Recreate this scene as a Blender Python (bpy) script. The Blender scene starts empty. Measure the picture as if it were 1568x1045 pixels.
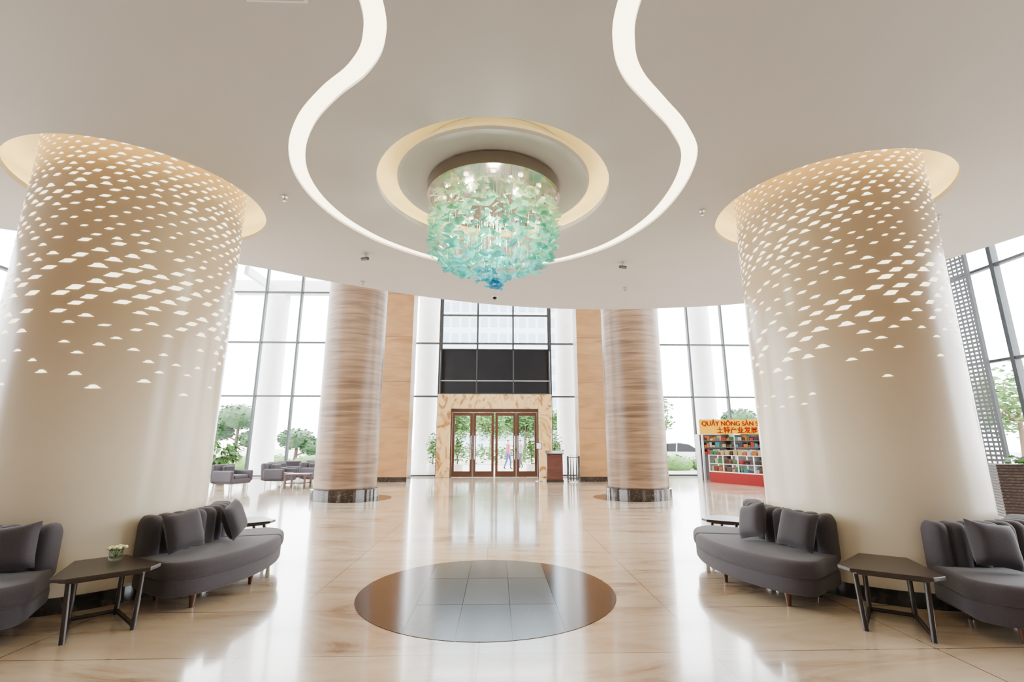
import bpy, math, random
from mathutils import Vector, Matrix
random.seed(7)
S=bpy.context.scene
COL=S.collection
pi=math.pi
def rad(a): return math.radians(a)

# ---------------------------------------------------------------- materials
def newmat(name):
    m=bpy.data.materials.new(name); m.use_nodes=True
    nt=m.node_tree; nt.nodes.clear()
    return m,nt
def N(nt,t,**k):
    n=nt.nodes.new(t)
    for a,b in k.items():
        if a in n.inputs.keys(): n.inputs[a].default_value=b
        else: setattr(n,a,b)
    return n
def L(nt,a,ao,b,bi): nt.links.new(a.outputs[ao],b.inputs[bi])
def c4(c): return (c[0],c[1],c[2],1)
def mat(name,col,rough=.5,metal=0,col2=None,scale=(4,4,4),nscale=1.0,detail=4,bump=0,spec=.5,coat=0,emis=None,estr=0,dist=0,ramp=(.35,.65),sheen=0,roughvar=0):
    m,nt=newmat(name)
    out=N(nt,'ShaderNodeOutputMaterial'); p=N(nt,'ShaderNodeBsdfPrincipled')
    L(nt,p,'BSDF',out,'Surface')
    p.inputs['Roughness'].default_value=rough; p.inputs['Metallic'].default_value=metal
    p.inputs['Specular IOR Level'].default_value=spec; p.inputs['Coat Weight'].default_value=coat
    p.inputs['Coat Roughness'].default_value=.05
    p.inputs['Sheen Weight'].default_value=sheen
    if col2 is None: col2=tuple(x*.93 for x in col)
    tc=N(nt,'ShaderNodeTexCoord'); mp=N(nt,'ShaderNodeMapping'); mp.inputs['Scale'].default_value=scale
    L(nt,tc,'Object',mp,'Vector')
    no=N(nt,'ShaderNodeTexNoise'); no.inputs['Scale'].default_value=nscale; no.inputs['Detail'].default_value=detail
    no.inputs['Distortion'].default_value=dist
    L(nt,mp,'Vector',no,'Vector')
    cr=N(nt,'ShaderNodeValToRGB'); cr.color_ramp.elements[0].position=ramp[0]; cr.color_ramp.elements[1].position=ramp[1]
    cr.color_ramp.elements[0].color=c4(col2); cr.color_ramp.elements[1].color=c4(col)
    L(nt,no,'Fac',cr,'Fac'); L(nt,cr,'Color',p,'Base Color')
    if bump:
        b=N(nt,'ShaderNodeBump'); b.inputs['Strength'].default_value=bump; b.inputs['Distance'].default_value=.01
        L(nt,no,'Fac',b,'Height'); L(nt,b,'Normal',p,'Normal')
    if emis:
        p.inputs['Emission Color'].default_value=c4(emis); p.inputs['Emission Strength'].default_value=estr
    return m
def emat(name,col,s):
    m,nt=newmat(name); out=N(nt,'ShaderNodeOutputMaterial'); e=N(nt,'ShaderNodeEmission')
    e.inputs['Color'].default_value=c4(col); e.inputs['Strength'].default_value=s
    L(nt,e,'Emission',out,'Surface'); return m
def glassmat(name,tint=(1,1,1),base=.04):
    m,nt=newmat(name); out=N(nt,'ShaderNodeOutputMaterial')
    t=N(nt,'ShaderNodeBsdfTransparent'); t.inputs['Color'].default_value=c4(tint)
    g=N(nt,'ShaderNodeBsdfGlossy'); g.inputs['Roughness'].default_value=.02
    lw=N(nt,'ShaderNodeLayerWeight'); lw.inputs['Blend'].default_value=.25
    mu=N(nt,'ShaderNodeMath',operation='MULTIPLY'); mu.inputs[1].default_value=.35
    L(nt,lw,'Fresnel',mu,0)
    mx=N(nt,'ShaderNodeMixShader'); L(nt,mu,'Value',mx,'Fac'); L(nt,t,'BSDF',mx,1); L(nt,g,'BSDF',mx,2)
    L(nt,mx,'Shader',out,'Surface'); return m

M={}
M['ceil']=mat('ceiling_plaster',(.505,.50,.495),.6,col2=(.49,.485,.48),nscale=.3)
M['ceil_hi']=mat('upper_ceiling_plaster',(.80,.80,.80),.7)
M['wall']=mat('painted_wall',(.36,.33,.29),.6)
M['coffer']=mat('coffer_plaster',(.93,.85,.62),.6)
M['cove']=emat('cove_led',(1,.74,.30),20.0)
M['band']=emat('light_band_diffuser',(1,.82,.56),8.5)
M['perf']=emat('backlit_opening',(1,.88,.58),5.0)
M['black']=mat('black_marble',(.02,.018,.018),.12,col2=(.07,.05,.04),nscale=3,detail=8,ramp=(.3,.45))
M['darkbase']=mat('dark_emperador',(.02,.014,.011),.1,col2=(.14,.08,.05),nscale=5,detail=10,dist=2,ramp=(.33,.42))
M['trav']=mat('travertine_bands',(.27,.165,.092),.34,col2=(.085,.048,.028),scale=(.5,.5,9),nscale=1.6,detail=8,dist=.6,ramp=(.28,.7),spec=.3)
M['sand']=mat('sandstone_cladding',(.38,.205,.08),.32,col2=(.25,.125,.045),scale=(.6,.6,2.5),nscale=1.2,detail=7,dist=1.2,ramp=(.3,.7),spec=.35)
M['onyx']=mat('onyx_portal',(.78,.54,.24),.2,col2=(.34,.15,.035),scale=(1.6,1,1.0),nscale=.9,detail=7,dist=3.0,ramp=(.36,.52))
M['alu']=mat('aluminium_dark',(.04,.045,.05),.4,.3)
M['alu_l']=mat('aluminium_light',(.5,.52,.53),.35,.5)
M['steel']=mat('brushed_steel',(.7,.7,.7),.25,1)
M['chrome']=mat('mirror_bronze_canopy',(.32,.27,.24),.15,1)
M['dglass']=mat('black_glass',(.01,.01,.012),.05,spec=.15)
M['bronze']=mat('bronze_frame',(.09,.034,.016),.35,.3)
M['glass']=glassmat('window_glass')
M['fabric']=mat('grey_upholstery',(.056,.047,.058),.85,col2=(.040,.034,.042),nscale=60,detail=3,bump=.3,sheen=.15)
M['fabric2']=mat('cushion_fabric',(.043,.035,.045),.8,col2=(.031,.026,.033),nscale=50,bump=.2,sheen=.15)
M['dwood']=mat('dark_walnut',(.026,.014,.011),.3,col2=(.016,.009,.007),scale=(1,12,1),nscale=3)
M['rwood']=mat('red_walnut',(.09,.026,.016),.3,col2=(.05,.015,.01),scale=(1,1,10),nscale=3)
M['legwood']=mat('leg_wood',(.10,.035,.02),.35)
M['white']=mat('white_paint',(.85,.85,.84),.5)
M['leaf']=mat('leaf_green',(.07,.20,.03),.5,col2=(.035,.11,.015),nscale=3)
M['leaf2']=mat('leaf_light',(.12,.26,.045),.5,col2=(.06,.15,.025),nscale=2)
M['pine']=mat('topiary_green',(.05,.13,.045),.6,col2=(.03,.08,.025),nscale=2)
M['bark']=mat('bark',(.12,.08,.05),.9)
M['pot']=mat('clay_pot',(.25,.2,.17),.6)
M['ivory']=mat('ivory_petals',(.85,.80,.45),.6)
M['pave']=mat('paving',(.48,.47,.45),.8,nscale=.3)
M['red']=mat('red_panel',(.22,.006,.006),.6,spec=.2)
M['yellow']=mat('yellow_sign',(.60,.31,.0),.9,spec=.05)
M['redtxt']=mat('red_letters',(.20,.0,.0),.9,spec=.05)
M['wicker']=mat('wicker',(.09,.06,.05),.6,col2=(.03,.02,.018),scale=(25,25,25),nscale=1)
M['purple']=mat('purple_flowers',(.25,.12,.45),.6)
M['bld']=mat('facade_pale',(.45,.52,.57),.8)
M['bldw']=mat('facade_windows',(.22,.31,.40),.3)
M['tyre']=mat('rubber',(.02,.02,.02),.8)
M['carw']=mat('car_paint_white',(.8,.8,.82),.2,coat=1)
M['water']=glassmat('vase_glass',(.9,.95,.93))
goods=[mat('pack_%d'%i,c,.7,spec=.2) for i,c in enumerate([(.20,.01,.008),(.30,.20,.09),(.02,.10,.03),(.28,.08,.005),(.3,.3,.28),(.03,.13,.15),(.10,.025,.012),(.03,.018,.015),(.06,.04,.03)])]

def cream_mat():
    m,nt=newmat('cream_lacquer_painted_shade'); out=N(nt,'ShaderNodeOutputMaterial'); p=N(nt,'ShaderNodeBsdfPrincipled')
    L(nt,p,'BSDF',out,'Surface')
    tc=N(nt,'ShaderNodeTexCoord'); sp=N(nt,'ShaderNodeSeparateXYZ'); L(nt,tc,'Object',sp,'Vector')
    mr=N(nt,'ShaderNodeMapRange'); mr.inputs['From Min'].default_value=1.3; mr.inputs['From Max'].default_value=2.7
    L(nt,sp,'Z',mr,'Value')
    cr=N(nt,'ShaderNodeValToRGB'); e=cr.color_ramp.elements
    e[0].position=0;e[0].color=(.80,.70,.54,1);e[1].position=1;e[1].color=(.58,.435,.27,1)  # upper shaft coloured tan: dimmer light and reflections painted into the base colour
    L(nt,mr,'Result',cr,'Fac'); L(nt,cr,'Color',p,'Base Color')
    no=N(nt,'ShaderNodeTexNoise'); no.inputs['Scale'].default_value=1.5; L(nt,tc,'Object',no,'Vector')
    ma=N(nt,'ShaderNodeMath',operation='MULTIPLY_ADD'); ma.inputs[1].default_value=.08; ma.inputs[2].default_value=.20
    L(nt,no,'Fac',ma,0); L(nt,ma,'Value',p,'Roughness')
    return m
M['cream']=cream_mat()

# marble floor
def floor_mat():
    m,nt=newmat('cream_marble_floor'); out=N(nt,'ShaderNodeOutputMaterial'); p=N(nt,'ShaderNodeBsdfPrincipled')
    L(nt,p,'BSDF',out,'Surface')
    tc=N(nt,'ShaderNodeTexCoord')
    mp=N(nt,'ShaderNodeMapping'); mp.inputs['Scale'].default_value=(.45,1.6,1); mp.inputs['Rotation'].default_value=(0,0,.14)
    L(nt,tc,'Object',mp,'Vector')
    n1=N(nt,'ShaderNodeTexNoise'); n1.inputs['Scale'].default_value=1.1; n1.inputs['Detail'].default_value=9; n1.inputs['Distortion'].default_value=1.6
    n1.inputs['Roughness'].default_value=.62
    L(nt,mp,'Vector',n1,'Vector')
    cr=N(nt,'ShaderNodeValToRGB'); e=cr.color_ramp.elements
    e[0].position=.32;e[0].color=(.25,.145,.075,1); e[1].position=.68;e[1].color=(.68,.55,.40,1)
    k=e.new(.41);k.color=(.47,.33,.215,1)
    k=e.new(.50);k.color=(.59,.455,.315,1)
    L(nt,n1,'Fac',cr,'Fac')
    br=N(nt,'ShaderNodeTexBrick'); br.offset=.0; br.inputs['Scale'].default_value=1; br.inputs['Brick Width'].default_value=1.6
    br.inputs['Row Height'].default_value=.9; br.inputs['Mortar Size'].default_value=.006; br.inputs['Mortar Smooth'].default_value=.2
    br.inputs['Color1'].default_value=(1,1,1,1); br.inputs['Color2'].default_value=(.87,.85,.82,1); br.inputs['Mortar'].default_value=(.40,.33,.26,1)
    L(nt,tc,'Object',br,'Vector')
    mx=N(nt,'ShaderNodeMix'); mx.data_type='RGBA'; mx.blend_type='MULTIPLY'; mx.inputs[0].default_value=1
    nt.links.new(cr.outputs['Color'],mx.inputs[6]); nt.links.new(br.outputs['Color'],mx.inputs[7]); nt.links.new(mx.outputs[2],p.inputs['Base Color'])
    p.inputs['Roughness'].default_value=.17; p.inputs['Specular IOR Level'].default_value=.7
    p.inputs['Coat Weight'].default_value=.75; p.inputs['Coat Roughness'].default_value=.08; p.inputs['Coat IOR'].default_value=1.6
    return m
M['floor']=floor_mat()
M['inlay_out']=mat('inlay_dark_brown',(.030,.012,.010),.13,col2=(.020,.009,.007),scale=(1,1,0),nscale=2,detail=2,spec=.45)
M['inlay_in']=mat('inlay_grey_slate',(.068,.074,.068),.16,col2=(.052,.056,.052),scale=(1,.5,0),nscale=2,detail=2,spec=.4)
M['inlay_in2']=mat('inlay_grey_slate_light',(.084,.09,.083),.16,col2=(.066,.07,.065),scale=(1,.5,0),nscale=2,detail=2,spec=.4)

def petal_mat():
    m,nt=newmat('tinted_glass_petals'); out=N(nt,'ShaderNodeOutputMaterial')
    tc=N(nt,'ShaderNodeTexCoord'); sp=N(nt,'ShaderNodeSeparateXYZ'); L(nt,tc,'Generated',sp,'Vector')
    no=N(nt,'ShaderNodeTexNoise'); no.inputs['Scale'].default_value=9; L(nt,tc,'Object',no,'Vector')
    ma=N(nt,'ShaderNodeMath',operation='MULTIPLY_ADD'); ma.inputs[1].default_value=.35; L(nt,no,'Fac',ma,0); L(nt,sp,'Z',ma,2)
    su=N(nt,'ShaderNodeMath',operation='SUBTRACT'); su.inputs[1].default_value=.175; L(nt,ma,'Value',su,0)
    cr=N(nt,'ShaderNodeValToRGB'); e=cr.color_ramp.elements
    e[0].position=.02;e[0].color=(.06,.44,.68,1); e[1].position=.97;e[1].color=(.82,.85,.52,1)
    for ps,c in ((.20,(.05,.55,.62,1)),(.42,(.08,.57,.46,1)),(.68,(.28,.66,.42,1))):
        k=e.new(ps);k.color=c
    L(nt,su,'Value',cr,'Fac')
    tr=N(nt,'ShaderNodeBsdfTranslucent'); di=N(nt,'ShaderNodeBsdfDiffuse'); gl=N(nt,'ShaderNodeBsdfGlossy'); gl.inputs['Roughness'].default_value=.08
    tp=N(nt,'ShaderNodeBsdfTransparent')
    L(nt,cr,'Color',tr,'Color');L(nt,cr,'Color',di,'Color')
    L(nt,cr,'Color',tp,'Color')
    a=N(nt,'ShaderNodeMixShader');a.inputs[0].default_value=.4;L(nt,tr,'BSDF',a,1);L(nt,di,'BSDF',a,2)
    b=N(nt,'ShaderNodeMixShader');b.inputs[0].default_value=.18;L(nt,a,'Shader',b,1);L(nt,tp,'BSDF',b,2)
    c=N(nt,'ShaderNodeMixShader');c.inputs[0].default_value=.14;L(nt,b,'Shader',c,1);L(nt,gl,'BSDF',c,2)
    L(nt,c,'Shader',out,'Surface'); return m
M['petal']=petal_mat()

# ---------------------------------------------------------------- mesh builder
class MB:
    def __init__(s,name): s.name=name;s.v=[];s.f=[];s.m=[];s.s=[];s.mats=[]
    def mi(s,m):
        if isinstance(m,str): m=M[m]
        if m not in s.mats: s.mats.append(m)
        return s.mats.index(m)
    def add(s,vs,fs,m,smooth=False,mx=None):
        o=len(s.v); i=s.mi(m)
        for v in vs:
            v=Vector(v)
            if mx is not None: v=mx@v
            s.v.append(v)
        for f in fs: s.f.append(tuple(o+k for k in f)); s.m.append(i); s.s.append(smooth)
    def box(s,c,d,m,rz=0,mx=None):
        x,y,z=d[0]/2,d[1]/2,d[2]/2
        vs=[(a*x,b*y,e*z) for e in(-1,1) for b in(-1,1) for a in(-1,1)]
        fs=[(0,2,3,1),(4,5,7,6),(0,1,5,4),(2,6,7,3),(0,4,6,2),(1,3,7,5)]
        T=Matrix.Translation(c)@Matrix.Rotation(rz,4,'Z')
        if mx is not None: T=mx@T
        s.add(vs,fs,m,False,T)
    def bb(s,x0,x1,y0,y1,z0,z1,m): s.box(((x0+x1)/2,(y0+y1)/2,(z0+z1)/2),(x1-x0,y1-y0,z1-z0),m)
    def lathe(s,prof,c,m,n=48,smooth=True,mx=None,closed=False):
        vs=[];fs=[];k=len(prof)
        for i in range(n):
            a=2*pi*i/n
            for r,z in prof: vs.append((c[0]+r*math.cos(a),c[1]+r*math.sin(a),c[2]+z))
        for i in range(n):
            j=(i+1)%n
            for q in range(k if closed else k-1):
                w=(q+1)%k
                fs.append((i*k+q,j*k+q,j*k+w,i*k+w))
        s.add(vs,fs,m,smooth,mx)
    def cyl(s,c,r,h,m,n=24,r2=None,mx=None,smooth=True):
        if r2 is None:r2=r
        s.lathe([(r,0),(r2,h)],c,m,n,smooth,mx)
        vs=[(c[0]+r*math.cos(2*pi*i/n),c[1]+r*math.sin(2*pi*i/n),c[2]) for i in range(n)]
        s.add(vs,[tuple(reversed(range(n)))],m,False,mx)
        vs=[(c[0]+r2*math.cos(2*pi*i/n),c[1]+r2*math.sin(2*pi*i/n),c[2]+h) for i in range(n)]
        s.add(vs,[tuple(range(n))],m,False,mx)
    def rod(s,a,b,r,m,n=8,r2=None):
        a=Vector(a);b=Vector(b);d=b-a
        q=d.to_track_quat('Z','Y').to_matrix().to_4x4()
        s.cyl((0,0,0),r,d.length,m,n,r2,Matrix.Translation(a)@q)
    def sphere(s,c,r,m,n=16,k=10,mx=None):
        if not hasattr(r,'__len__'): r=(r,r,r)
        vs=[];fs=[]
        for i in range(k+1):
            t=pi*i/k
            for j in range(n):
                a=2*pi*j/n
                vs.append((c[0]+r[0]*math.sin(t)*math.cos(a),c[1]+r[1]*math.sin(t)*math.sin(a),c[2]-r[2]*math.cos(t)))
        for i in range(k):
            for j in range(n):
                q=(j+1)%n
                fs.append((i*n+j,i*n+q,(i+1)*n+q,(i+1)*n+j))
        s.add(vs,fs,m,True,mx)
    def prism(s,pts,z0,z1,m,mx=None,smooth=False):
        n=len(pts)
        vs=[(p[0],p[1],z0) for p in pts]+[(p[0],p[1],z1) for p in pts]
        fs=[tuple(reversed(range(n))),tuple(range(n,2*n))]+[(i,(i+1)%n,n+(i+1)%n,n+i) for i in range(n)]
        s.add(vs,fs,m,smooth,mx)
    def foliage(s,c,r,n,size,m,shell=.7):
        for _ in range(n):
            d=Vector((random.gauss(0,1),random.gauss(0,1),random.gauss(0,1))).normalized()
            k=random.uniform(shell,1)
            p=Vector((c[0]+d.x*r[0]*k,c[1]+d.y*r[1]*k,c[2]+d.z*r[2]*k))
            q=Matrix.Translation(p)@Matrix.Rotation(random.uniform(0,6.28),4,'Z')@Matrix.Rotation(random.uniform(0,3.14),4,'X')
            w=size*random.uniform(.6,1.2)
            s.add([(-w*.5,0,0),(0,-w*.28,.1*w),(w*.6,0,0),(0,w*.28,.1*w)],[(0,1,2,3)],m,False,q)
    def build(s,bevel=0,parent=None,loc=True,seg=2,mxw=None):
        me=bpy.data.meshes.new(s.name)
        vs=s.v
        if mxw is not None: vs=[mxw@v for v in vs]
        if loc:
            lo=[min(v[i] for v in vs) for i in range(3)];hi=[max(v[i] for v in vs) for i in range(3)]
            o=Vector(((lo[0]+hi[0])/2,(lo[1]+hi[1])/2,lo[2]))
        else:o=Vector((0,0,0))
        me.from_pydata([tuple(v-o) for v in vs],[],s.f)
        for m in s.mats: me.materials.append(m)
        me.polygons.foreach_set('material_index',s.m); me.polygons.foreach_set('use_smooth',s.s)
        me.update()
        ob=bpy.data.objects.new(s.name,me); COL.objects.link(ob); ob.location=o
        if bevel:
            b=ob.modifiers.new('bevel','BEVEL'); b.width=bevel; b.segments=seg; b.limit_method='ANGLE'; b.angle_limit=rad(40)
        if parent: ob.parent=parent
        return ob
def empty(name,loc=(0,0,0)):
    e=bpy.data.objects.new(name,None); COL.objects.link(e); e.location=loc; e.empty_display_size=.2; return e

# ---------------------------------------------------------------- constants
CZ=4.28      # low ceiling
HZ=10.8      # atrium ceiling
CL=(-4.1,5.35); CR=(4.2,5.33); CH=(.06,5.06)
WY=21.5; WX=13.0; BY=-7

# floor
b=MB('floor'); b.bb(-WX-.2,WX+.2,BY-.2,WY+.1,-.2,0,'floor'); b.build(loc=False)
# medallion: brown ring segments and grey slabs laid side by side over a thin dark bed
b=MB('floor_medallion')
R=1.235; cx=CH[0]-.03; cy=5.04
def slab(x0,x1,y0,y1,m,r=R,z=.003):
    k=16; pts=[]
    def yc(x): return math.sqrt(max(0,r*r-x*x))
    for i in range(k+1):
        x=x0+(x1-x0)*i/k; pts.append((cx+x,cy+max(y0,-yc(x)),z))
    for i in range(k+1):
        x=x1+(x0-x1)*i/k; pts.append((cx+x,cy+min(y1,yc(x)),z))
    # drop coincident points
    q=[]
    for p in pts:
        if not q or (abs(p[0]-q[-1][0])+abs(p[1]-q[-1][1]))>1e-5: q.append(p)
    b.add(q,[tuple(range(len(q)))],m)
g=.003
xs_=(-.62,-.21,.21,.62)
for i in range(3):
    for j,(y0,y1) in enumerate(((-1.3,-.42),(-.42,.42),(.42,1.3))): slab(xs_[i]+g,xs_[i+1]-g,y0+g,y1-g,'inlay_in' if (i+j)%2 else 'inlay_in2')
slab(-R,-.62-g,-1.3,1.3,'inlay_out'); slab(.62+g,R,-1.3,1.3,'inlay_out')
n=96
b.add([(cx+R*math.cos(2*pi*i/n),cy+R*math.sin(2*pi*i/n),.001) for i in range(n)],[tuple(range(n))],'inlay_out')
b.build(loc=False)

# ceiling with real openings
def catmull(P,k=8):
    out=[];n=len(P)
    for i in range(n-1):
        p0=Vector(P[max(i-1,0)]);p1=Vector(P[i]);p2=Vector(P[i+1]);p3=Vector(P[min(i+2,n-1)])
        for j in range(k):
            t=j/k
            out.append(.5*((2*p1)+(-p0+p2)*t+(2*p0-5*p1+4*p2-p3)*t*t+(-p0+3*p1-3*p2+p3)*t**3))
    out.append(Vector(P[-1])); return out
edge=catmull([(-13,4.2),(-9,5.3),(-6.7,6.2),(-4.1,7.45),(-3,8.2),(-1,9.26),(.64,9.75),(2.07,9.9),(3.5,9.8),(5.3,9.35),(6.5,8.35),(7.25,6.95),(7.55,5.9),(8.1,4.2),(9.6,2.3),(13,1)],6)
outer=[(WX,BY),(-WX,BY)]+[(p.x,p.y) for p in edge]
bandc=catmull([(-5.2,-.4),(-3.6,.0),(-2.2,.45),(-1.3,1.05),(-.86,1.8),(-.74,2.55),(-.80,2.93),(-.994,3.21),(-1.30,3.47),(-1.63,3.82),(-1.90,4.27),(-2.04,4.77),(-2.03,5.35),(-1.85,5.96),(-1.46,6.58),(-.78,7.16),(.06,7.38),(.95,7.18),(1.66,6.60),(2.06,5.8),(2.17,5.0),(2.07,4.28),(1.79,3.83),(1.47,3.50),(1.19,3.21),(1.04,2.93),(.98,2.55),(1.08,1.8),(1.5,1.05),(2.4,.45),(3.8,.0),(5.4,-.4)],8)
def offset(P,w):
    o=[]
    for i,p in enumerate(P):
        a=P[max(i-1,0)];c=P[min(i+1,len(P)-1)];d=(c-a).normalized()
        o.append((p.x-d.y*w,p.y+d.x*w))
    return o
bl=offset(bandc,.078);brr=offset(bandc,-.078)
band_poly=bl+list(reversed(brr))
def circle(c,r,n=72): return [(c[0]+r*math.cos(2*pi*i/n),c[1]+r*math.sin(2*pi*i/n)) for i in range(n)]
RC=1.26; RH=1.33
cu=bpy.data.curves.new('ceil_curve','CURVE'); cu.dimensions='2D'; cu.fill_mode='BOTH'; cu.extrude=.03
for poly in(outer,band_poly,circle(CL,RC),circle(CR,RC),circle(CH,RH)):
    sp=cu.splines.new('POLY'); sp.points.add(len(poly)-1)
    for i,p in enumerate(poly): sp.points[i].co=(p[0],p[1],0,1)
    sp.use_cyclic_u=True
co=bpy.data.objects.new('tmp',cu); COL.objects.link(co)
dg=bpy.context.evaluated_depsgraph_get(); dg.update()
me=bpy.data.meshes.new_from_object(co.evaluated_get(dg))
bpy.data.objects.remove(co)
me.name='ceiling'; me.materials.clear(); me.materials.append(M['ceil'])
ce=bpy.data.objects.new('ceiling',me); COL.objects.link(ce); ce.location=(0,0,CZ+.03)

b=MB('light_band')
o=[(x,y,CZ+.03) for x,y in bl]+[(x,y,CZ+.03) for x,y in brr]; n=len(bl)
b.add(o,[(i,i+1,n+i+1,n+i) for i in range(n-1)],'band'); lb=b.build(loc=False); lb.parent=ce; lb.matrix_parent_inverse=Matrix.Translation((0,0,-(CZ+.03)))

# bulkhead wall above the ceiling edge + atrium ceiling
b=MB('wall_bulkhead')
vs=[];
for p in edge: vs+= [(p.x,p.y,CZ+.06),(p.x,p.y,HZ)]
b.add(vs,[(2*i,2*i+2,2*i+3,2*i+1) for i in range(len(edge)-1)],'ceil_hi',True); b.build(loc=False)
b=MB('ceiling_atrium'); b.bb(-WX-.2,WX+.2,.5,WY+.2,HZ,HZ+.2,'ceil_hi'); b.build(loc=False)

# column coffers: recess wider than the opening, LED strip lying on the hidden ledge
def cove(b,c,R,H,rin,n=96):
    b.lathe([(R+.16,CZ+.061),(R+.16,CZ+H-.08),(R+.10,CZ+H-.02),(R,CZ+H),(rin,CZ+H)],(c[0],c[1],0),'coffer',n)
    b.lathe([(R+.06,CZ+.066),(R+.12,CZ+.066)],(c[0],c[1],0),'cove',n)
def coffer(name,c):
    b=MB(name); cove(b,c,RC,.36,.99); b.build(loc=False)
coffer('ceiling_coffer',CL); coffer('ceiling_coffer',CR)
b=MB('ceiling_coffer_ring'); cove(b,CH,RH,.34,0.0); b.build(loc=False)
b=MB('ceiling_disc')
b.lathe([(0.0,CZ+.06),(1.08,CZ+.06),(1.11,CZ+.075),(1.11,CZ+.11),(1.0,CZ+.15),(.9,CZ+.335)],(CH[0],CH[1],0),'ceil',96,smooth=False)
b.build(loc=False)

# ---------------------------------------------------------------- big columns
def big_column(c,seed,phase):
    rnd=random.Random(seed)
    e=empty('perforated_column',(c[0],c[1],0))
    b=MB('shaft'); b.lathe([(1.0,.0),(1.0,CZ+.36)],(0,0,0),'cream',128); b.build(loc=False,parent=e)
    b=MB('baseboard'); b.lathe([(1.0,.13),(1.012,.13),(1.012,0)],(0,0,0),'black',128,False); b.build(loc=False,parent=e)
    b=MB('backlit_openings')
    z=1.82;row=0;top=CZ+.34
    hat=[(-1,-.42),(-.60,-.1),(-.40,.35),(.1,.5),(.5,.3),(.65,.0),(1,-.30),(.25,-.38),(-.25,-.45)]
    slant=[(-1,-.42),(-.6,.02),(-.3,.42),(.25,.5),(1,.42),(.68,.02),(.42,-.38),(-.15,-.45)]
    while z<top:
        t=(z-1.82)/(top-1.82)
        nn=25 if t<.55 else (32 if t<.76 else 42)
        if t<.12: fill=.16+2.6*t; sz=.80
        elif t<.25: fill=.58; sz=.90
        elif t<.55: fill=.84; sz=.94
        elif t<.76: fill=.93;sz=.72
        else: fill=1; sz=.53
        for k in range(nn):
            if rnd.random()>fill: continue
            a=2*pi*(k+(.5 if row%2 else 0))/nn+phase+rnd.uniform(-.024,.024)
            wave=.5+.5*math.sin(z*5.2+1.6*math.sin(a*2+phase))
            var=.50+.5*wave+rnd.uniform(-.1,.1)
            hw=.084*sz*(.62+.38*wave+rnd.uniform(-.08,.08)); hh=.052*sz*var
            zz=z+rnd.uniform(-.011,.011)+.020*math.sin(a*3)
            sh=hat if t<.22 or rnd.random()<.3 else slant
            vs=[]
            for px,pz in sh:
                aa=a+px*hw
                vs.append((1.0035*math.cos(aa),1.0035*math.sin(aa),zz+pz*hh))
            b.add(vs,[tuple(range(len(vs)))],'perf')
        z+= .102 - .052*t
        row+=1
    b.build(loc=False,parent=e)
big_column(CL,3,.3); big_column(CR,5,1.1)

# far stone columns
for c,off in(((-3.9,13.2),.2),((3.92,13.16),-.2)):
    b=MB('travertine_column')
    b.lathe([(.86,.0),(.86,.26),(.80,.27),(.80,.30)],(c[0],c[1],0),'darkbase',72,False)
    b.lathe([(.80,.27),(.80,HZ)],(c[0],c[1],0),'trav',72)
    b.build()
    b=MB('floor_inlay_ring'); b.prism(circle((c[0]+off,c[1]-.02),1.02,64),.0005,.004,'darkbase'); b.build(loc=False)

# sandstone pilasters
for x0,x1 in((-4.9,-3.3),(3.3,4.9)):
    b=MB('sandstone_pillar'); b.bb(x0,x1,18.6,19.5,.18,HZ,'sand'); b.bb(x0-.01,x1+.01,18.59,19.51,0,.18,'darkbase')
    for z in (2.0,3.8,5.6,7.4,9.2): b.bb(x0-.002,x1+.002,18.597,19.502,z,z+.012,'rwood')
    b.build()

# ---------------------------------------------------------------- curtain walls
HL=[0.05,3.5,5.95,8.35,HZ-.05]
def curtain_y(name,xs,y,z0,hl):
    b=MB(name)
    for x in xs: b.bb(x-.04,x+.04,y-.09,y+.09,z0,HZ,'alu')
    for z in hl: b.bb(xs[0],xs[-1],y-.07,y+.07,z-.035,z+.035,'alu')
    b.add([(xs[0],y,z0),(xs[-1],y,z0),(xs[-1],y,HZ),(xs[0],y,HZ)],[(0,1,2,3)],'glass')
    return b.build(loc=False)
curtain_y('window_1',[-13+.0,-12.37,-10.72,-9.07,-7.42,-5.77,-4.12,-2.55],WY,0,HL)
curtain_y('window_2',[-2.46,-.82,.82,2.46],WY,5.62,[5.95,7.3,8.35,HZ-.05])
curtain_y('window_3',[2.55,4.12,5.77,7.42,9.07,10.72,12.37,13],WY,0,HL)
def curtain_x(name,x,ys):
    b=MB(name)
    for y in ys: b.bb(x-.09,x+.09,y-.05,y+.05,0,HZ,'alu')
    for z in HL: b.bb(x-.07,x+.07,ys[0],ys[-1],z-.035,z+.035,'alu')
    b.add([(x,ys[0],0),(x,ys[-1],0),(x,ys[-1],HZ),(x,ys[0],HZ)],[(0,1,2,3)],'glass')
    b.build(loc=False)
ys=[1+1.7*i for i in range(13)]; ys[-1]=WY
curtain_x('window_4',-WX,ys); curtain_x('window_5',WX,ys)
b=MB('wall_left'); b.bb(-WX-.2,-WX,BY,1,0,HZ,'wall'); b.build(loc=False)
b=MB('wall_right'); b.bb(WX,WX+.2,BY,1,0,HZ,'wall'); b.build(loc=False)
b=MB('wall_back'); b.bb(-WX,WX,BY-.2,BY,0,CZ+.06,'wall'); b.build(loc=False)

# lattice screen on the right side
b=MB('lattice_screen')
y0,y1=11.5,12.5;x=12.55
for y in(y0,y1): b.bb(x-.04,x+.04,y-.04,y+.04,0,HZ-.02,'alu')
z=.1
while z<HZ-.1:
    b.bb(x-.012,x+.012,y0,y1,z,z+.06,'alu'); z+=.11
for k in range(1,8): 
    yy=y0+(y1-y0)*k/8; b.bb(x-.01,x+.01,yy-.018,yy+.018,0,HZ-.02,'alu')
b.build()

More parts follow.
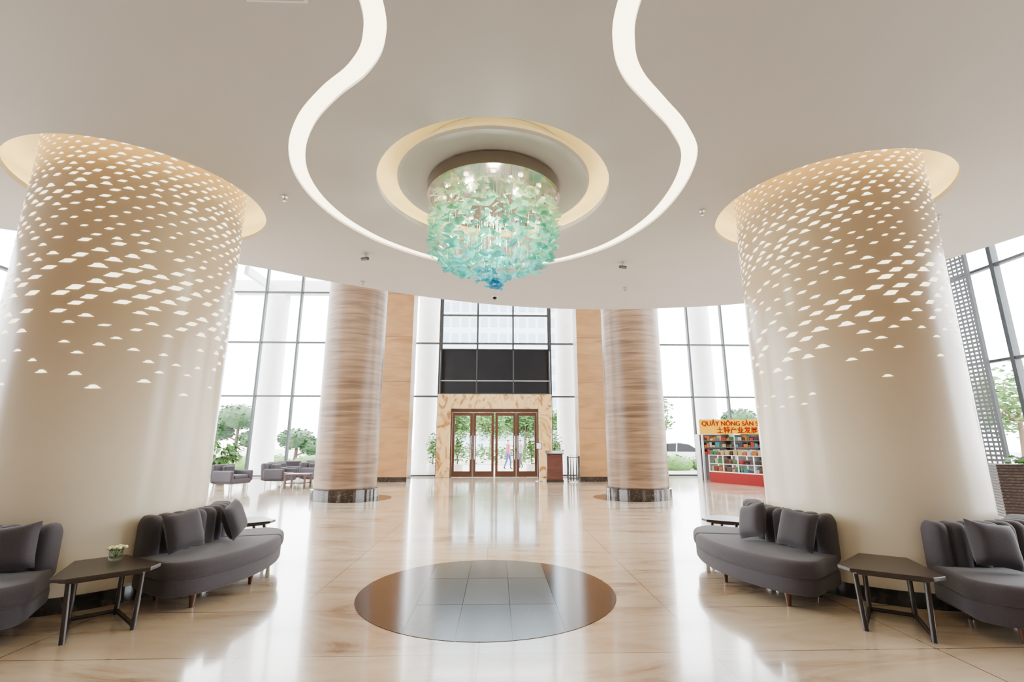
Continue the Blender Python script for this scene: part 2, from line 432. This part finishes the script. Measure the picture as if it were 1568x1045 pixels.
# ---------------------------------------------------------------- entrance
b=MB('entrance_portal')
b.bb(-2.5,-1.93,20.9,21.38,0,3.55,'onyx'); b.bb(1.93,2.5,20.9,21.38,0,3.55,'onyx'); b.bb(-1.93,1.93,20.9,21.38,2.93,3.55,'onyx')
b.build(.02)
b=MB('window_transom_box')
b.bb(-2.42,2.42,20.98,21.38,3.56,5.58,'dglass')
for x in(-2.42,-.82,.82,2.42): b.bb(x-.03,x+.03,20.95,20.985,3.56,5.6,'alu')
for z in(3.58,4.15,5.58): b.bb(-2.45,2.45,20.95,20.985,z-.02,z+.02,'alu_l' if z==4.15 else 'alu')
b.build()
def door(i,x0,x1,hs):
    b=MB('door_%d'%i); y=21.2;f=.11
    b.bb(x0,x0+f,y-.03,y+.03,.01,2.75,'bronze'); b.bb(x1-f,x1,y-.03,y+.03,.01,2.75,'bronze')
    b.bb(x0+f,x1-f,y-.03,y+.03,2.62,2.75,'bronze'); b.bb(x0+f,x1-f,y-.03,y+.03,.01,.25,'bronze')
    b.bb(x0+f,x1-f,y-.004,y+.004,.25,2.62,'glass')
    hx=(x1-f/2) if hs>0 else (x0+f/2)
    b.rod((hx,y-.09,.75),(hx,y-.09,1.75),.018,'steel')
    for z in(.85,1.65): b.rod((hx,y-.09,z),(hx,y-.03,z),.012,'steel')
    b.build()
door(1,-1.86,-.97,1);door(2,-.93,-.03,-1);door(3,.03,.93,1);door(4,.97,1.86,-1)
b=MB('door_frame')
b.bb(-1.92,-1.87,21.12,21.28,0,2.92,'bronze');b.bb(1.87,1.92,21.12,21.28,0,2.92,'bronze');b.bb(-1.87,1.87,21.12,21.28,2.77,2.92,'bronze')
b.bb(-.965,-.935,21.15,21.25,0,2.77,'bronze');b.bb(.935,.965,21.15,21.25,0,2.77,'bronze')
b.build()
# podium, umbrella rack, sign stand
b=MB('lectern')
b.bb(1.98,2.62,18.35,18.75,0,.10,'dwood'); b.bb(2.0,2.60,18.37,18.73,.10,1.02,'rwood')
b.add([(1.95,18.3,1.02),(2.65,18.3,1.02),(2.65,18.8,1.12),(1.95,18.8,1.12),(1.95,18.3,1.05),(2.65,18.3,1.05),(2.65,18.8,1.15),(1.95,18.8,1.15)],[(0,3,2,1),(4,5,6,7),(0,1,5,4),(1,2,6,5),(2,3,7,6),(3,0,4,7)],'dwood')
b.build(.01)
b=MB('notice_stand'); b.cyl((1.75,18.9,0),.16,.02,'steel'); b.rod((1.75,18.9,.02),(1.75,18.9,1.2),.015,'steel'); b.bb(1.64,1.86,18.88,18.91,1.2,1.45,'dwood'); b.bb(1.66,1.84,18.875,18.88,1.22,1.43,'white'); b.build()
b=MB('umbrella_rack')
for x in(2.8,3.22):
    for y in(18.3,18.55): b.rod((x,y,0),(x,y,.95),.02,'black')
for z in(.12,.9):
    for y in(18.3,18.55): b.rod((2.8,y,z),(3.22,y,z),.014,'black')
    for x in(2.8,3.22): b.rod((x,18.3,z),(x,18.55,z),.014,'black')
b.bb(2.8,3.22,18.3,18.55,.03,.06,'steel')
for x in(2.9,3.0,3.12): b.rod((x,18.42,.06),(x,18.42,.85),.03,'black',r2=.012); b.rod((x,18.42,.85),(x,18.42,1.0),.008,'dwood')
b.build()

# ---------------------------------------------------------------- sofas
def section(r0,r1,z0,z1,c,k=4):
    pts=[]
    for cx_,cz_,a0 in((r1-c,z1-c,0),(r0+c,z1-c,90),(r0+c,z0+c,180),(r1-c,z0+c,270)):
        for i in range(k+1):
            a=rad(a0+90*i/k); pts.append((cx_+c*math.cos(a),cz_+c*math.sin(a)))
    return pts
def sweep(b,cen,a0,a1,fn,m,rm,endr=.05,corner=0,n=48):
    Lm=(a1-a0)*rm; S_=[]
    for i in range(7):
        t=i/6*pi/2; S_.append((endr*(1-math.cos(t)),endr*(1-math.sin(t))))
    for i in range(1,n): S_.append((endr+(Lm-2*endr)*i/n,0))
    for i in range(7):
        t=(1-i/6)*pi/2; S_.append((Lm-endr*(1-math.cos(t)),endr*(1-math.sin(t))))
    vs=[];K=None
    for s,ins in S_:
        r0,r1,z0,z1,c=fn(s/Lm)
        if corner:
            d=min(s,Lm-s)
            if d<corner: r1-=corner*.8*(1-math.sqrt(max(0,1-(1-d/corner)**2)))
        r0+=ins;r1-=ins;z0+=ins*.9;z1-=ins*.9;c=max(.006,min(c,(z1-z0)/2-.001,(r1-r0)/2-.001)-ins*.4)
        sec=section(r0,r1,z0,z1,c);K=len(sec);a=a0+s/rm
        for r,z in sec: vs.append((cen[0]+r*math.cos(a),cen[1]+r*math.sin(a),z))
    m_=len(S_);fs=[]
    for i in range(m_-1):
        for j in range(K):
            q=(j+1)%K; fs.append((i*K+j,i*K+q,(i+1)*K+q,(i+1)*K+j))
    b.add(vs,fs,m,True)
    b.add(vs[:K],[tuple(range(K))],m,True); b.add(vs[-K:],[tuple(reversed(range(K)))],m,True)
def sofa(cen,d0,d1,flip=False):
    b=MB('curved_sofa'); a0=rad(d0);a1=rad(d1)
    sweep(b,cen,a0+.006,a1-.006,lambda s:(1.10,1.80+.03*math.sin(pi*s),.12,.27,.035),'fabric',1.5,.04,.24)
    f=.30 if flip else .70
    am=a0+(a1-a0)*f
    def seat(p,q):
        full=(a1-a0)
        def fn(s):
            g=((p+(q-p)*s)-a0)/full
            return (1.15,1.82+.035*math.sin(pi*g),.255,.405,.055)
        return fn
    def half(p,q,fr):
        base=seat(p,q); Lm=(q-p)*1.5
        def fn(s):
            r0,r1,z0,z1,c=base(s); d=(s*Lm) if fr==0 else (1-s)*Lm
            if d<.26: r1-=.21*(1-math.sqrt(max(0,1-(1-d/.26)**2)))
            return (r0,r1,z0,z1,c)
        sweep(b,cen,p,q,fn,'fabric',1.5,.03,0,n=44)
    half(a0,am-.001,0); half(am+.001,a1,1)
    nch=max(6,int((a1-a0)*1.25/.15))
    def back(s):
        w=abs(math.sin(pi*s*nch))**.4
        return (1.03,1.19+.07*w,.30,.715+.035*w,.07)
    sweep(b,cen,a0,a1,back,'fabric',1.2,.06,0,n=nch*10)
    for a in(a0+.16,a0+(a1-a0)/2,a1-.16):
        for r in(1.70,1.2):
            x,y=cen[0]+r*math.cos(a),cen[1]+r*math.sin(a)
            b.cyl((x,y,0),.018,.14,'legwood',10,r2=.032)
    b.build()
sofa(CL,-34,33); sofa(CL,-131,-61); sofa(CR,-213,-142,True); sofa(CR,-109,-39)

def cushion(cen,deg,r=1.40,size=.35,spin=0,tilt=18,z=.41):
    b=MB('throw_cushion'); k=14;vs=[];fs=[]
    for sgn in(1,-1):
        for i in range(k+1):
            for j in range(k+1):
                u=-1+2*i/k;v=-1+2*j/k
                pin=1-.07*(1-(abs(u)**2))*(abs(v)**3); pin2=1-.07*(1-(abs(v)**2))*(abs(u)**3)
                th=.08*((1-u**4)*(1-v**4))**.55
                vs.append((u*size/2*pin2,sgn*th,v*size/2*pin))
    o=(k+1)**2
    for sg in(0,1):
        for i in range(k):
            for j in range(k):
                q=[sg*o+i*(k+1)+j,sg*o+(i+1)*(k+1)+j,sg*o+(i+1)*(k+1)+j+1,sg*o+i*(k+1)+j+1]
                fs.append(tuple(q if sg else reversed(q)))
    a=rad(deg)
    T=Matrix.Translation((cen[0]+r*math.cos(a),cen[1]+r*math.sin(a),z+size*.49+ (size*.08 if spin else 0)))@Matrix.Rotation(a-pi/2,4,'Z')@Matrix.Rotation(rad(tilt),4,'X')@Matrix.Rotation(rad(spin),4,'Y')
    b.add(vs,fs,'fabric2',True,T); b.build()
cushion(CL,-23,spin=6);cushion(CL,5,spin=14);cushion(CL,-71,spin=8);cushion(CR,-152,spin=-6);cushion(CR,-174,spin=14);cushion(CR,-94,spin=-9)

# side tables
def side_table(cen,deg,r0=1.22,r1=1.92,half0=.17,half1=.36,h=.45):
    b=MB('side_table'); a=rad(deg)
    T=Matrix.Translation((cen[0],cen[1],0))@Matrix.Rotation(a,4,'Z')
    b.prism([(r0,-half0),(r1-.10,-half1),(r1,-half1+.08),(r1,half1-.08),(r1-.10,half1),(r0,half0)],h-.028,h,'dwood',T)
    b.prism([(r0+.05,-half0+.03),(r1-.14,-half1+.05),(r1-.05,-half1+.12),(r1-.05,half1-.12),(r1-.14,half1-.05),(r0+.05,half0-.03)],h-.05,h-.028,'dwood',T)
    def P(x,y,z): return T@Vector((x,y,z))
    for s in(-1,1):
        b.rod(P(r1-.13,s*(half1-.11),h-.03),P(r1-.06,s*(half1-.13),0),.02,'dwood')
        b.rod(P(r0+.12,s*(half0-.02),h-.03),P(r0+.12,s*(half0-.02),0),.02,'dwood')
        b.rod(P(r1-.065,s*(half1-.13),.03),P(r0+.12,s*(half0-.02),.03),.018,'dwood')
    b.rod(P(r0+.12,-(half0-.02),.03),P(r0+.12,half0-.02,.03),.018,'dwood')
    return b.build(.004)
side_table(CL,-47,half1=.33); side_table(CR,-125.5,half1=.33)
side_table(CL,47,r0=1.25,r1=1.8,half0=.2,half1=.28); side_table(CR,-226,r0=1.25,r1=1.8,half0=.2,half1=.28)

# vase
a=rad(-44);vx,vy=CL[0]+1.42*math.cos(a),CL[1]+1.42*math.sin(a)
b=MB('flower_vase')
b.lathe([(0,.451),(.045,.451),(.05,.47),(.05,.53),(.046,.535),(.044,.53),(.044,.47),(0,.46)],(vx,vy,0),'water',20)
for i in range(9):
    an=i*2.4;rr=.03*math.sqrt(i/2);b.rod((vx,vy,.47),(vx+rr*math.cos(an),vy+rr*math.sin(an),.545),.002,'leaf',5)
    b.sphere((vx+rr*math.cos(an),vy+rr*math.sin(an),.55),(.018,.018,.014),'ivory',8,5)
b.foliage((vx,vy,.54),(.05,.05,.02),30,.03,'leaf2'); b.build()

# ---------------------------------------------------------------- chandelier
e=empty('chandelier',(CH[0],CH[1],CZ))
b=MB('canopy'); b.lathe([(0,-.06),(.70,-.06),(.74,-.10),(.77,-.10),(.77,.04),(.70,.055),(0,.055)],(0,0,0),'chrome',96,False)
for i in range(12):
    an=2*pi*i/12; b.cyl((.58*math.cos(an),.58*math.sin(an),-.075),.028,.012,'band',12)
b.build(loc=False,parent=e)
b=MB('glass_petals'); w=MB('suspension_wires')
def RZ(z):
    if z>-.80: return .765
    if z>-.86: return .68
    if z>-.92: return .57
    if z>-.98: return .46
    if z>-1.04: return .35
    if z>-1.10: return .24
    return .14
def petal(x,y,z,s):
    k=random.choice((5,6,7)); vs=[(0,0,.018*s/.08)]; st=random.uniform(1.0,1.4)
    for i in range(k):
        an=2*pi*i/k+random.uniform(-.25,.25); r=s*random.uniform(.65,1.2)
        vs.append((r*math.cos(an)*st,r*math.sin(an)*.8,random.uniform(-.012,.012)))
    T=Matrix.Translation((x,y,z))@Matrix.Rotation(random.uniform(0,6.28),4,'Z')@Matrix.Rotation(random.gauss(0,.5),4,'X')@Matrix.Rotation(random.gauss(0,.5),4,'Y')
    b.add(vs,[(0,1+i,1+(i+1)%k) for i in range(k)],'petal',False,T)
z=-.20
while z>-1.19:
    R_=RZ(z); n=int(6+R_*62)
    for i in range(n):
        an=random.uniform(0,6.283); rr=(R_-.04)*(math.sqrt(random.uniform(.0,1)) if random.random()<(.3 if z>-.75 else .8) else random.uniform(.9,1.0))
        x,y=rr*math.cos(an),rr*math.sin(an); zz=z+random.uniform(-.035,.035)
        petal(x,y,zz,random.uniform(.040,.074) if z>-.95 else random.uniform(.03,.05))
        if random.random()<.2: w.rod((x,y,-.06),(x,y,zz),.0012,'steel',4)
    z-=.05
b.build(loc=False,parent=e); w.build(loc=False,parent=e)
for k,(x,y,z) in enumerate(((.3,.2,-.25),(-.3,.1,-.3),(0,-.3,-.35),(0,0,-.6))):
    l=bpy.data.lights.new('bulb','POINT'); l.energy=34; l.color=(1,.95,.82); l.shadow_soft_size=.06
    o=bpy.data.objects.new('bulb_%d'%k,l); COL.objects.link(o); o.parent=e; o.location=(x,y,z)

# ---------------------------------------------------------------- ceiling fittings
def sprinkler(x,y):
    b=MB('sprinkler'); b.cyl((x,y,CZ-.013),.035,.012,'steel',20); b.rod((x,y,CZ-.012),(x,y,CZ-.06),.008,'steel'); b.cyl((x,y,CZ-.066),.02,.005,'steel',14)
    b.rod((x-.01,y,CZ-.03),(x-.014,y,CZ-.062),.003,'steel');b.rod((x+.01,y,CZ-.03),(x+.014,y,CZ-.062),.003,'steel'); b.build()
for p in((-2.42,5.2),(2.68,5.4),(-2.33,8.2),(2.5,8.4),(5.79,5.45)): sprinkler(*p)
def bullet(x,y,s):
    b=MB('security_camera'); b.cyl((x,y,CZ-.021),.04,.02,'alu_l',20); b.rod((x,y,CZ-.02),(x,y,CZ-.07),.012,'alu_l')
    b.rod((x-.06*s,y+.02,CZ-.085),(x+.05*s,y-.05,CZ-.10),.026,'alu',16); b.build()
bullet(-1.93,6.92,1);bullet(2.12,7.15,-1)
b=MB('dome_camera'); b.cyl((.05,9.0,CZ-.031),.06,.03,'white',24); b.sphere((.05,9.0,CZ-.03),(.045,.045,.045),'dglass'); b.build()
b=MB('air_diffuser'); x=-1.36; b.bb(x-.2,x+.2,2.58,2.64,CZ-.007,CZ-.001,'white')
for k in range(3): b.bb(x-.18,x+.18,2.588+.016*k,2.594+.016*k,CZ-.009,CZ-.005,'alu_l')
b.build()

# ---------------------------------------------------------------- lounge
def armchair(x,y,rz):
    b=MB('lounge_armchair'); T=Matrix.Translation((x,y,0))@Matrix.Rotation(rad(rz),4,'Z')
    b.box((0,0,.27),(.80,.74,.16),'fabric',mx=T); b.box((0,-.04,.40),(.58,.62,.12),'fabric2',mx=T)
    b.box((0,.33,.52),(.84,.16,.56),'fabric',mx=T@Matrix.Rotation(rad(-5),4,'X'))
    for s in(-1,1): b.box((s*.39,-.02,.42),(.12,.72,.34),'fabric',mx=T)
    b.box((0,.18,.58),(.42,.12,.30),'fabric2',mx=T)
    for sx in(-1,1):
        for sy in(-1,1):
            p=T@Vector((sx*.33,sy*.3,0));b.cyl((p.x,p.y,0),.018,.2,'steel',10)
    b.build(.05,seg=3)
for p in((-9.35,15.2,70),(-8.2,15.7,75),(-8.0,19.4,200),(-6.9,19.3,20),(-5.7,19.8,-20),(-7.25,16.9,80),(-6.3,17.7,70),(-7.6,18.1,75)): armchair(*p)
def ctable(x,y):
    b=MB('lounge_table'); b.bb(x-.35,x+.35,y-.3,y+.3,.42,.46,'rwood')
    for sx in(-1,1):
        for sy in(-1,1): b.bb(x+sx*.31-.03,x+sx*.31+.03,y+sy*.26-.03,y+sy*.26+.03,0,.42,'rwood')
    b.bb(x-.3,x+.3,y-.25,y+.25,.15,.18,'rwood'); b.build(.006)
ctable(-6.35,16.2)
def potted(x,y,h,n,m):
    b=MB('potted_plant'); b.lathe([(0,0),(.17,0),(.24,.4),(.22,.4),(.2,.35),(0,.35)],(x,y,0),'pot',24)
    for i in range(n):
        an=random.uniform(0,6.28);l=h*random.uniform(.4,.9);tip=Vector((x+math.cos(an)*l*.45,y+math.sin(an)*l*.45,.35+l))
        b.rod((x,y,.35),tip,.008,'leaf',5)
        for j in range(3):
            T=Matrix.Translation(tip+Vector((random.uniform(-.1,.1),random.uniform(-.1,.1),random.uniform(-.15,.05))))@Matrix.Rotation(an+random.uniform(-.8,.8),4,'Z')@Matrix.Rotation(random.uniform(-.3,.9),4,'Y')
            b.add([(-.05,0,0),(.06,-.07,.02),(.2,-.05,.01),(.3,0,-.05),(.2,.05,.01),(.06,.07,.02)],[(0,1,2,3,4,5)],m,False,T)
    b.build()
potted(-9.55,17.4,1.2,50,'leaf');potted(-11.6,19.5,1.5,26,'leaf2')

# ---------------------------------------------------------------- kiosk
e=empty('produce_kiosk',(9.3,18.5,0)); PI=Matrix.Translation((-9.3,-18.5,0))
b=MB('sign_board'); b.bb(8.0,10.9,18.45,18.53,1.78,2.34,'yellow')
for x in(8.1,10.8): b.bb(x-.03,x+.03,18.55,18.62,0,2.3,'alu_l')
o=b.build(parent=e,loc=False); o.matrix_parent_inverse=PI
b=MB('shelves')
b.bb(8.1,10.85,19.25,19.3,0,1.78,'dwood')
rk=random.Random(4)
for z in(1.02,1.28,1.54):
    b.bb(8.1,10.85,18.85,19.25,z-.02,z,'rwood'); x=8.15
    while x<10.7:
        w_=rk.uniform(.08,.2);h_=rk.uniform(.07,.19); b.bb(x,x+w_*.85,18.88,19.1,z,z+h_,rk.choice(goods)); x+=w_
for x in(8.1,9.5,10.85): b.bb(x-.015,x+.015,18.85,19.25,0,1.78,'alu_l')
o=b.build(parent=e,loc=False); o.matrix_parent_inverse=PI
b=MB('counter')
A=Vector((8.15,18.3,0));Bp=Vector((9.45,15.3,0));d=(Bp-A);Ln=d.length;an=math.atan2(d.y,d.x)
T=Matrix.Translation(A)@Matrix.Rotation(an,4,'Z')
b.box((Ln/2,.25,.19),(Ln,.5,.38),'red',mx=T)
b.box((Ln/2,.25,.395),(Ln,.5,.03),'white',mx=T)
for i in range(6):
    for y_ in(.02,.48): b.box((.02+(Ln-.04)*i/5,y_,.70),(.03,.03,.60),'white',mx=T)
for z in(.68,.99):
    b.box((Ln/2,.02,z),(Ln,.02,.02),'white',mx=T); b.box((Ln/2,.25,z),(Ln,.46,.012),'glass',mx=T)
b.box((Ln/2,.01,.68),(Ln,.004,.5),'glass',mx=T)
for z in(.41,.69,1.0):
    x=.05
    while x<Ln-.2:
        w_=rk.uniform(.1,.24);h_=rk.uniform(.08,.2); b.box((x+w_/2,.25,z+h_/2),(w_*.8,.3,h_),rk.choice(goods),mx=T); x+=w_*1.1
o=b.build(parent=e,loc=False); o.matrix_parent_inverse=PI
for k,(txt,sz,z,x) in enumerate((('QUẦY NÔNG SẢN SẠCH',.245,2.10,9.45),('土特产业发展',.27,1.83,9.45))):
    cu=bpy.data.curves.new('lettering','FONT'); cu.body=txt; cu.size=sz; cu.align_x='CENTER'; cu.extrude=.004; cu.offset=.004; cu.materials.append(M['redtxt'])
    o=bpy.data.objects.new('lettering_%d'%k,cu); COL.objects.link(o); o.parent=e; o.location=(x-9.3,18.44-18.5,z); o.rotation_euler=(pi/2,0,0)

# wicker planter right
b=MB('wicker_planter')
T=Matrix.Translation((11.0,9.3,0))@Matrix.Rotation(rad(-30),4,'Z')
b.box((0,0,.5),(1.7,.5,1.0),'wicker',mx=T)
for i in range(18): b.box((0,0,.03+i*.056),(1.73,.53,.022),'dwood',mx=T)
b.foliage((11.0,9.3,1.08),(.8,.45,.12),220,.14,'leaf',.3); b.foliage((11.0,9.3,1.12),(.75,.4,.10),120,.07,'purple',.5); b.build()

# ---------------------------------------------------------------- exterior
b=MB('ground_outside'); b.bb(-90,90,WY+.1,140,-.25,-.02,'pave'); b.bb(-90,-WX-.2,-30,WY+.1,-.25,-.02,'pave'); b.bb(WX+.2,90,-30,WY+.1,-.25,-.02,'pave'); b.build(loc=False)
for x,y in((-3.55,24.6),(3.75,24.6),(-11.6,24.6),(11.0,24.6)):
    b=MB('porch_column'); b.lathe([(.62,0),(.62,.25),(.55,.3),(.55,9.3)],(x,y,-.02),'white',40); b.build()
b=MB('porch_canopy'); b.bb(-14,14,24.2,25.0,9.30,9.9,'white')
for x in range(-12,13,4): b.bb(x-.1,x+.1,21.9,24.2,9.4,9.8,'white')
b.build()
def topiary(x,y,lumps,m='pine'):
    b=MB('cloud_pruned_tree'); top=max(l[2] for l in lumps)
    b.rod((x,y,-.02),(x+.1,y,top),.14,'bark',10,r2=.06)
    for lx,ly,lz,r in lumps:
        b.rod((x+.05,y,max(.1,lz-.5)),(x+lx,y+ly,lz),.05,'bark',6)
        b.sphere((x+lx,y+ly,lz),(r*.88,r*.88,r*.5),m,14,8); b.foliage((x+lx,y+ly,lz),(r,r,r*.6),450,.22,m,.85)
    b.build()
topiary(-15.6,29.5,[(0,0,3.0,1.35),(-1.2,.3,2.1,.9),(1.2,0,1.7,1.0)])
topiary(-12.2,30,[(0,0,1.7,1.1),(1.2,0,1.2,.9)])
topiary(15.5,30,[(0,0,2.9,1.2),(1.0,.2,2.0,.9),(-1.1,0,1.6,.9)])
def tree(x,y,h,r,m):
    b=MB('street_tree'); b.rod((x,y,-.02),(x+.2,y,h*.6),.16,'bark',10,r2=.08)
    for i in range(7):
        an=i*2.4;rr=r*.5; cc=(x+rr*math.cos(an),y+rr*math.sin(an),h*.62+(i%3)*h*.13)
        b.rod((x+.15,y,h*.5),cc,.05,'bark',6); b.foliage(cc,(r*.65,r*.65,r*.5),420,.3,m,.2)
    b.build()
for t in((-3.4,37,4.4,2.0,'leaf2'),(2.3,40,4.4,2.0,'leaf'),(-.6,45,4.6,2.3,'leaf2'),(5.8,38,4.3,1.8,'leaf'),(11.8,37,4.8,1.8,'leaf2'),(27,24,5,3,'leaf2'),(25,15,3.2,2.0,'leaf'),(-26,19,5,3,'leaf2')): tree(*t)
for rng in(range(-24,-4,2),range(6,25,2)):
    b=MB('clipped_hedge')
    for x in rng:
        b.sphere((x,26.9,.3),(1.1,.6,.5),'leaf2',12,6); b.foliage((x,26.9,.35),(1.15,.65,.55),160,.16,'leaf2',.85)
    b.build()
b=MB('clipped_hedge')
for x in range(-5,7,1):
    b.foliage((x,34.8,.75),(.8,.5,.8),200,.22,'leaf' if x%2 else 'leaf2',.3)
b.build()
for x in(-1.75,1.75,-2.9,2.9):
    b=MB('potted_shrub'); b.lathe([(0,0),(.22,0),(.3,.5),(.26,.5),(0,.45)],(x,23.0,-.02),'white',24); b.foliage((x,23.0,1.2),(.36,.36,.75),420,.15,'leaf2',.2); b.rod((x,23,.4),(x,23,.9),.03,'bark'); b.build()
def car(x,y,rz,m):
    b=MB('parked_car'); T=Matrix.Translation((x,y,-.02))@Matrix.Rotation(rad(rz),4,'Z')@Matrix.Rotation(pi/2,4,'X')
    body=[(-2.2,.3),(-2.25,.7),(-2.1,.92),(-1.3,.98),(1.0,.95),(2.0,.82),(2.25,.6),(2.25,.3)]
    cab=[(-1.9,.95),(-1.3,1.42),(-.1,1.47),(.5,1.38),(1.2,.95)]
    b.prism(body,-.88,.88,m,T); b.prism(cab,-.76,.76,'dglass',T); b.prism([(-1.35,1.40),(-.1,1.46),(.5,1.36),(.42,1.43),(-.1,1.52),(-1.25,1.47)],-.74,.74,m,T)
    for p,q in(((-.35,.95),(-.3,1.46)),): b.prism([(p[0]-.04,p[1]),(p[0]+.04,p[1]),(q[0]+.04,q[1]),(q[0]-.04,q[1])],-.78,.78,m,T)
    for wx in(-1.4,1.4):
        for s in(-.9,.68): b.cyl((wx,.33,s),.33,.22,'tyre',24,mx=T); b.cyl((wx,.33,s-.005 if s<0 else s+.01),.19,.22,'alu_l',16,mx=T)
    b.build(.05)
car(11.3,29.8,0,'carw');car(-9.2,33.5,5,'carw')
b=MB('office_building'); b.bb(-14,16,95,110,0,38,'bld')
for i in range(15):
    for j in range(11): b.bb(-13.3+i*1.98,-12.0+i*1.98,94.9,95,2+j*3.3,3.9+j*3.3,'bldw')
b.build()

# pedestrians outside the door
def person_mat(name,shirt,pants):
    m,nt=newmat(name); out=N(nt,'ShaderNodeOutputMaterial');p=N(nt,'ShaderNodeBsdfPrincipled');L(nt,p,'BSDF',out,'Surface');p.inputs['Roughness'].default_value=.7
    tc=N(nt,'ShaderNodeTexCoord');sp=N(nt,'ShaderNodeSeparateXYZ');L(nt,tc,'Generated',sp,'Vector')
    cr=N(nt,'ShaderNodeValToRGB');cr.color_ramp.interpolation='CONSTANT';e=cr.color_ramp.elements
    e[0].position=0;e[0].color=(.02,.02,.02,1);e[1].position=.05;e[1].color=c4(pants)
    for ps,c in((.52,shirt),(.84,(.5,.3,.2)),(.95,(.02,.015,.01))): k=e.new(ps);k.color=c4(c)
    L(nt,sp,'Z',cr,'Fac');L(nt,cr,'Color',p,'Base Color');return m
def person(x,y,rz,shirt,pants):
    J=[((0,0,.92),.13),((0,0,1.15),.125),((0,0,1.38),.14),((0,0,1.5),.055),((0,.01,1.60),.09),((0,0,1.68),.075),
       ((.18,0,1.40),.055),((.24,.02,1.12),.042),((.22,-.10,.88),.033),((.22,-.13,.80),.028),
       ((-.18,0,1.40),.055),((-.25,-.02,1.12),.042),((-.24,.08,.88),.033),((-.24,.10,.80),.028),
       ((.10,0,.86),.10),((.10,-.12,.48),.065),((.10,-.10,.08),.045),((.10,-.24,.04),.035),
       ((-.10,0,.86),.10),((-.10,.06,.48),.065),((-.10,.22,.09),.045),((-.10,.10,.04),.035)]
    E=[(0,1),(1,2),(2,3),(3,4),(4,5),(2,6),(6,7),(7,8),(8,9),(2,10),(10,11),(11,12),(12,13),(0,14),(14,15),(15,16),(16,17),(0,18),(18,19),(19,20),(20,21)]
    me=bpy.data.meshes.new('pedestrian');me.from_pydata([j[0] for j in J],E,[]);me.materials.append(person_mat('clothes',shirt,pants))
    o=bpy.data.objects.new('pedestrian',me);COL.objects.link(o);o.location=(x,y,-.02);o.rotation_euler=(0,0,rad(rz))
    sk=o.modifiers.new('skin','SKIN')
    for i,j in enumerate(J): me.skin_vertices[0].data[i].radius=(j[1],j[1]*.85)
    me.skin_vertices[0].data[0].use_root=True
    su=o.modifiers.new('sub','SUBSURF');su.levels=2;su.render_levels=2
person(.75,28,70,(.45,.10,.13),(.05,.07,.2));person(1.5,29,-60,(.3,.3,.35),(.05,.05,.06))

# ---------------------------------------------------------------- lighting
w=bpy.data.worlds.new('World');S.world=w;w.use_nodes=True
nt=w.node_tree;nt.nodes.clear();out=N(nt,'ShaderNodeOutputWorld');bg=N(nt,'ShaderNodeBackground');bg.inputs['Color'].default_value=(.95,.98,1,1);bg.inputs['Strength'].default_value=17
L(nt,bg,'Background',out,'Surface')
def portal(name,loc,rot,sx,sy):
    l=bpy.data.lights.new(name,'AREA');l.shape='RECTANGLE';l.size=sx;l.size_y=sy;l.cycles.is_portal=True
    o=bpy.data.objects.new(name,l);COL.objects.link(o);o.location=loc;o.rotation_euler=rot
portal('sky_portal_front',(0,WY-.15,HZ/2),(-pi/2,0,0),26,HZ)
portal('sky_portal_right',(WX-.15,11.2,HZ/2),(0,pi/2,0),HZ,20.5)
portal('sky_portal_left',(-WX+.15,11.2,HZ/2),(0,-pi/2,0),HZ,20.5)
for x in(-6,0,6):  # invented ceiling spots behind the camera, added to fill the room with light
    for y in(-4.5,-.8):
        b=MB('added_fill_downlight');b.lathe([(.09,-.005),(.07,-.005),(.07,.0)],(x,y,CZ-.001),'white',24);b.lathe([(.0,-.003),(.07,-.003)],(x,y,CZ-.001),'band',24);dob=b.build()
        l=bpy.data.lights.new('spot','SPOT');l.energy=80;l.color=(1,.88,.74);l.spot_size=rad(120);l.spot_blend=.7;l.shadow_soft_size=.07
        o=bpy.data.objects.new('added_fill_lamp',l);COL.objects.link(o);o.location=(0,0,-.03);o.parent=dob

# camera
cam=bpy.data.cameras.new('Camera');cam.sensor_width=36;cam.lens=16.62;cam.clip_start=.05;cam.clip_end=500
o=bpy.data.objects.new('Camera',cam);COL.objects.link(o);o.location=(.12,0,1.4);o.rotation_euler=(rad(90+12.3),0,rad(-1.74))
S.camera=o
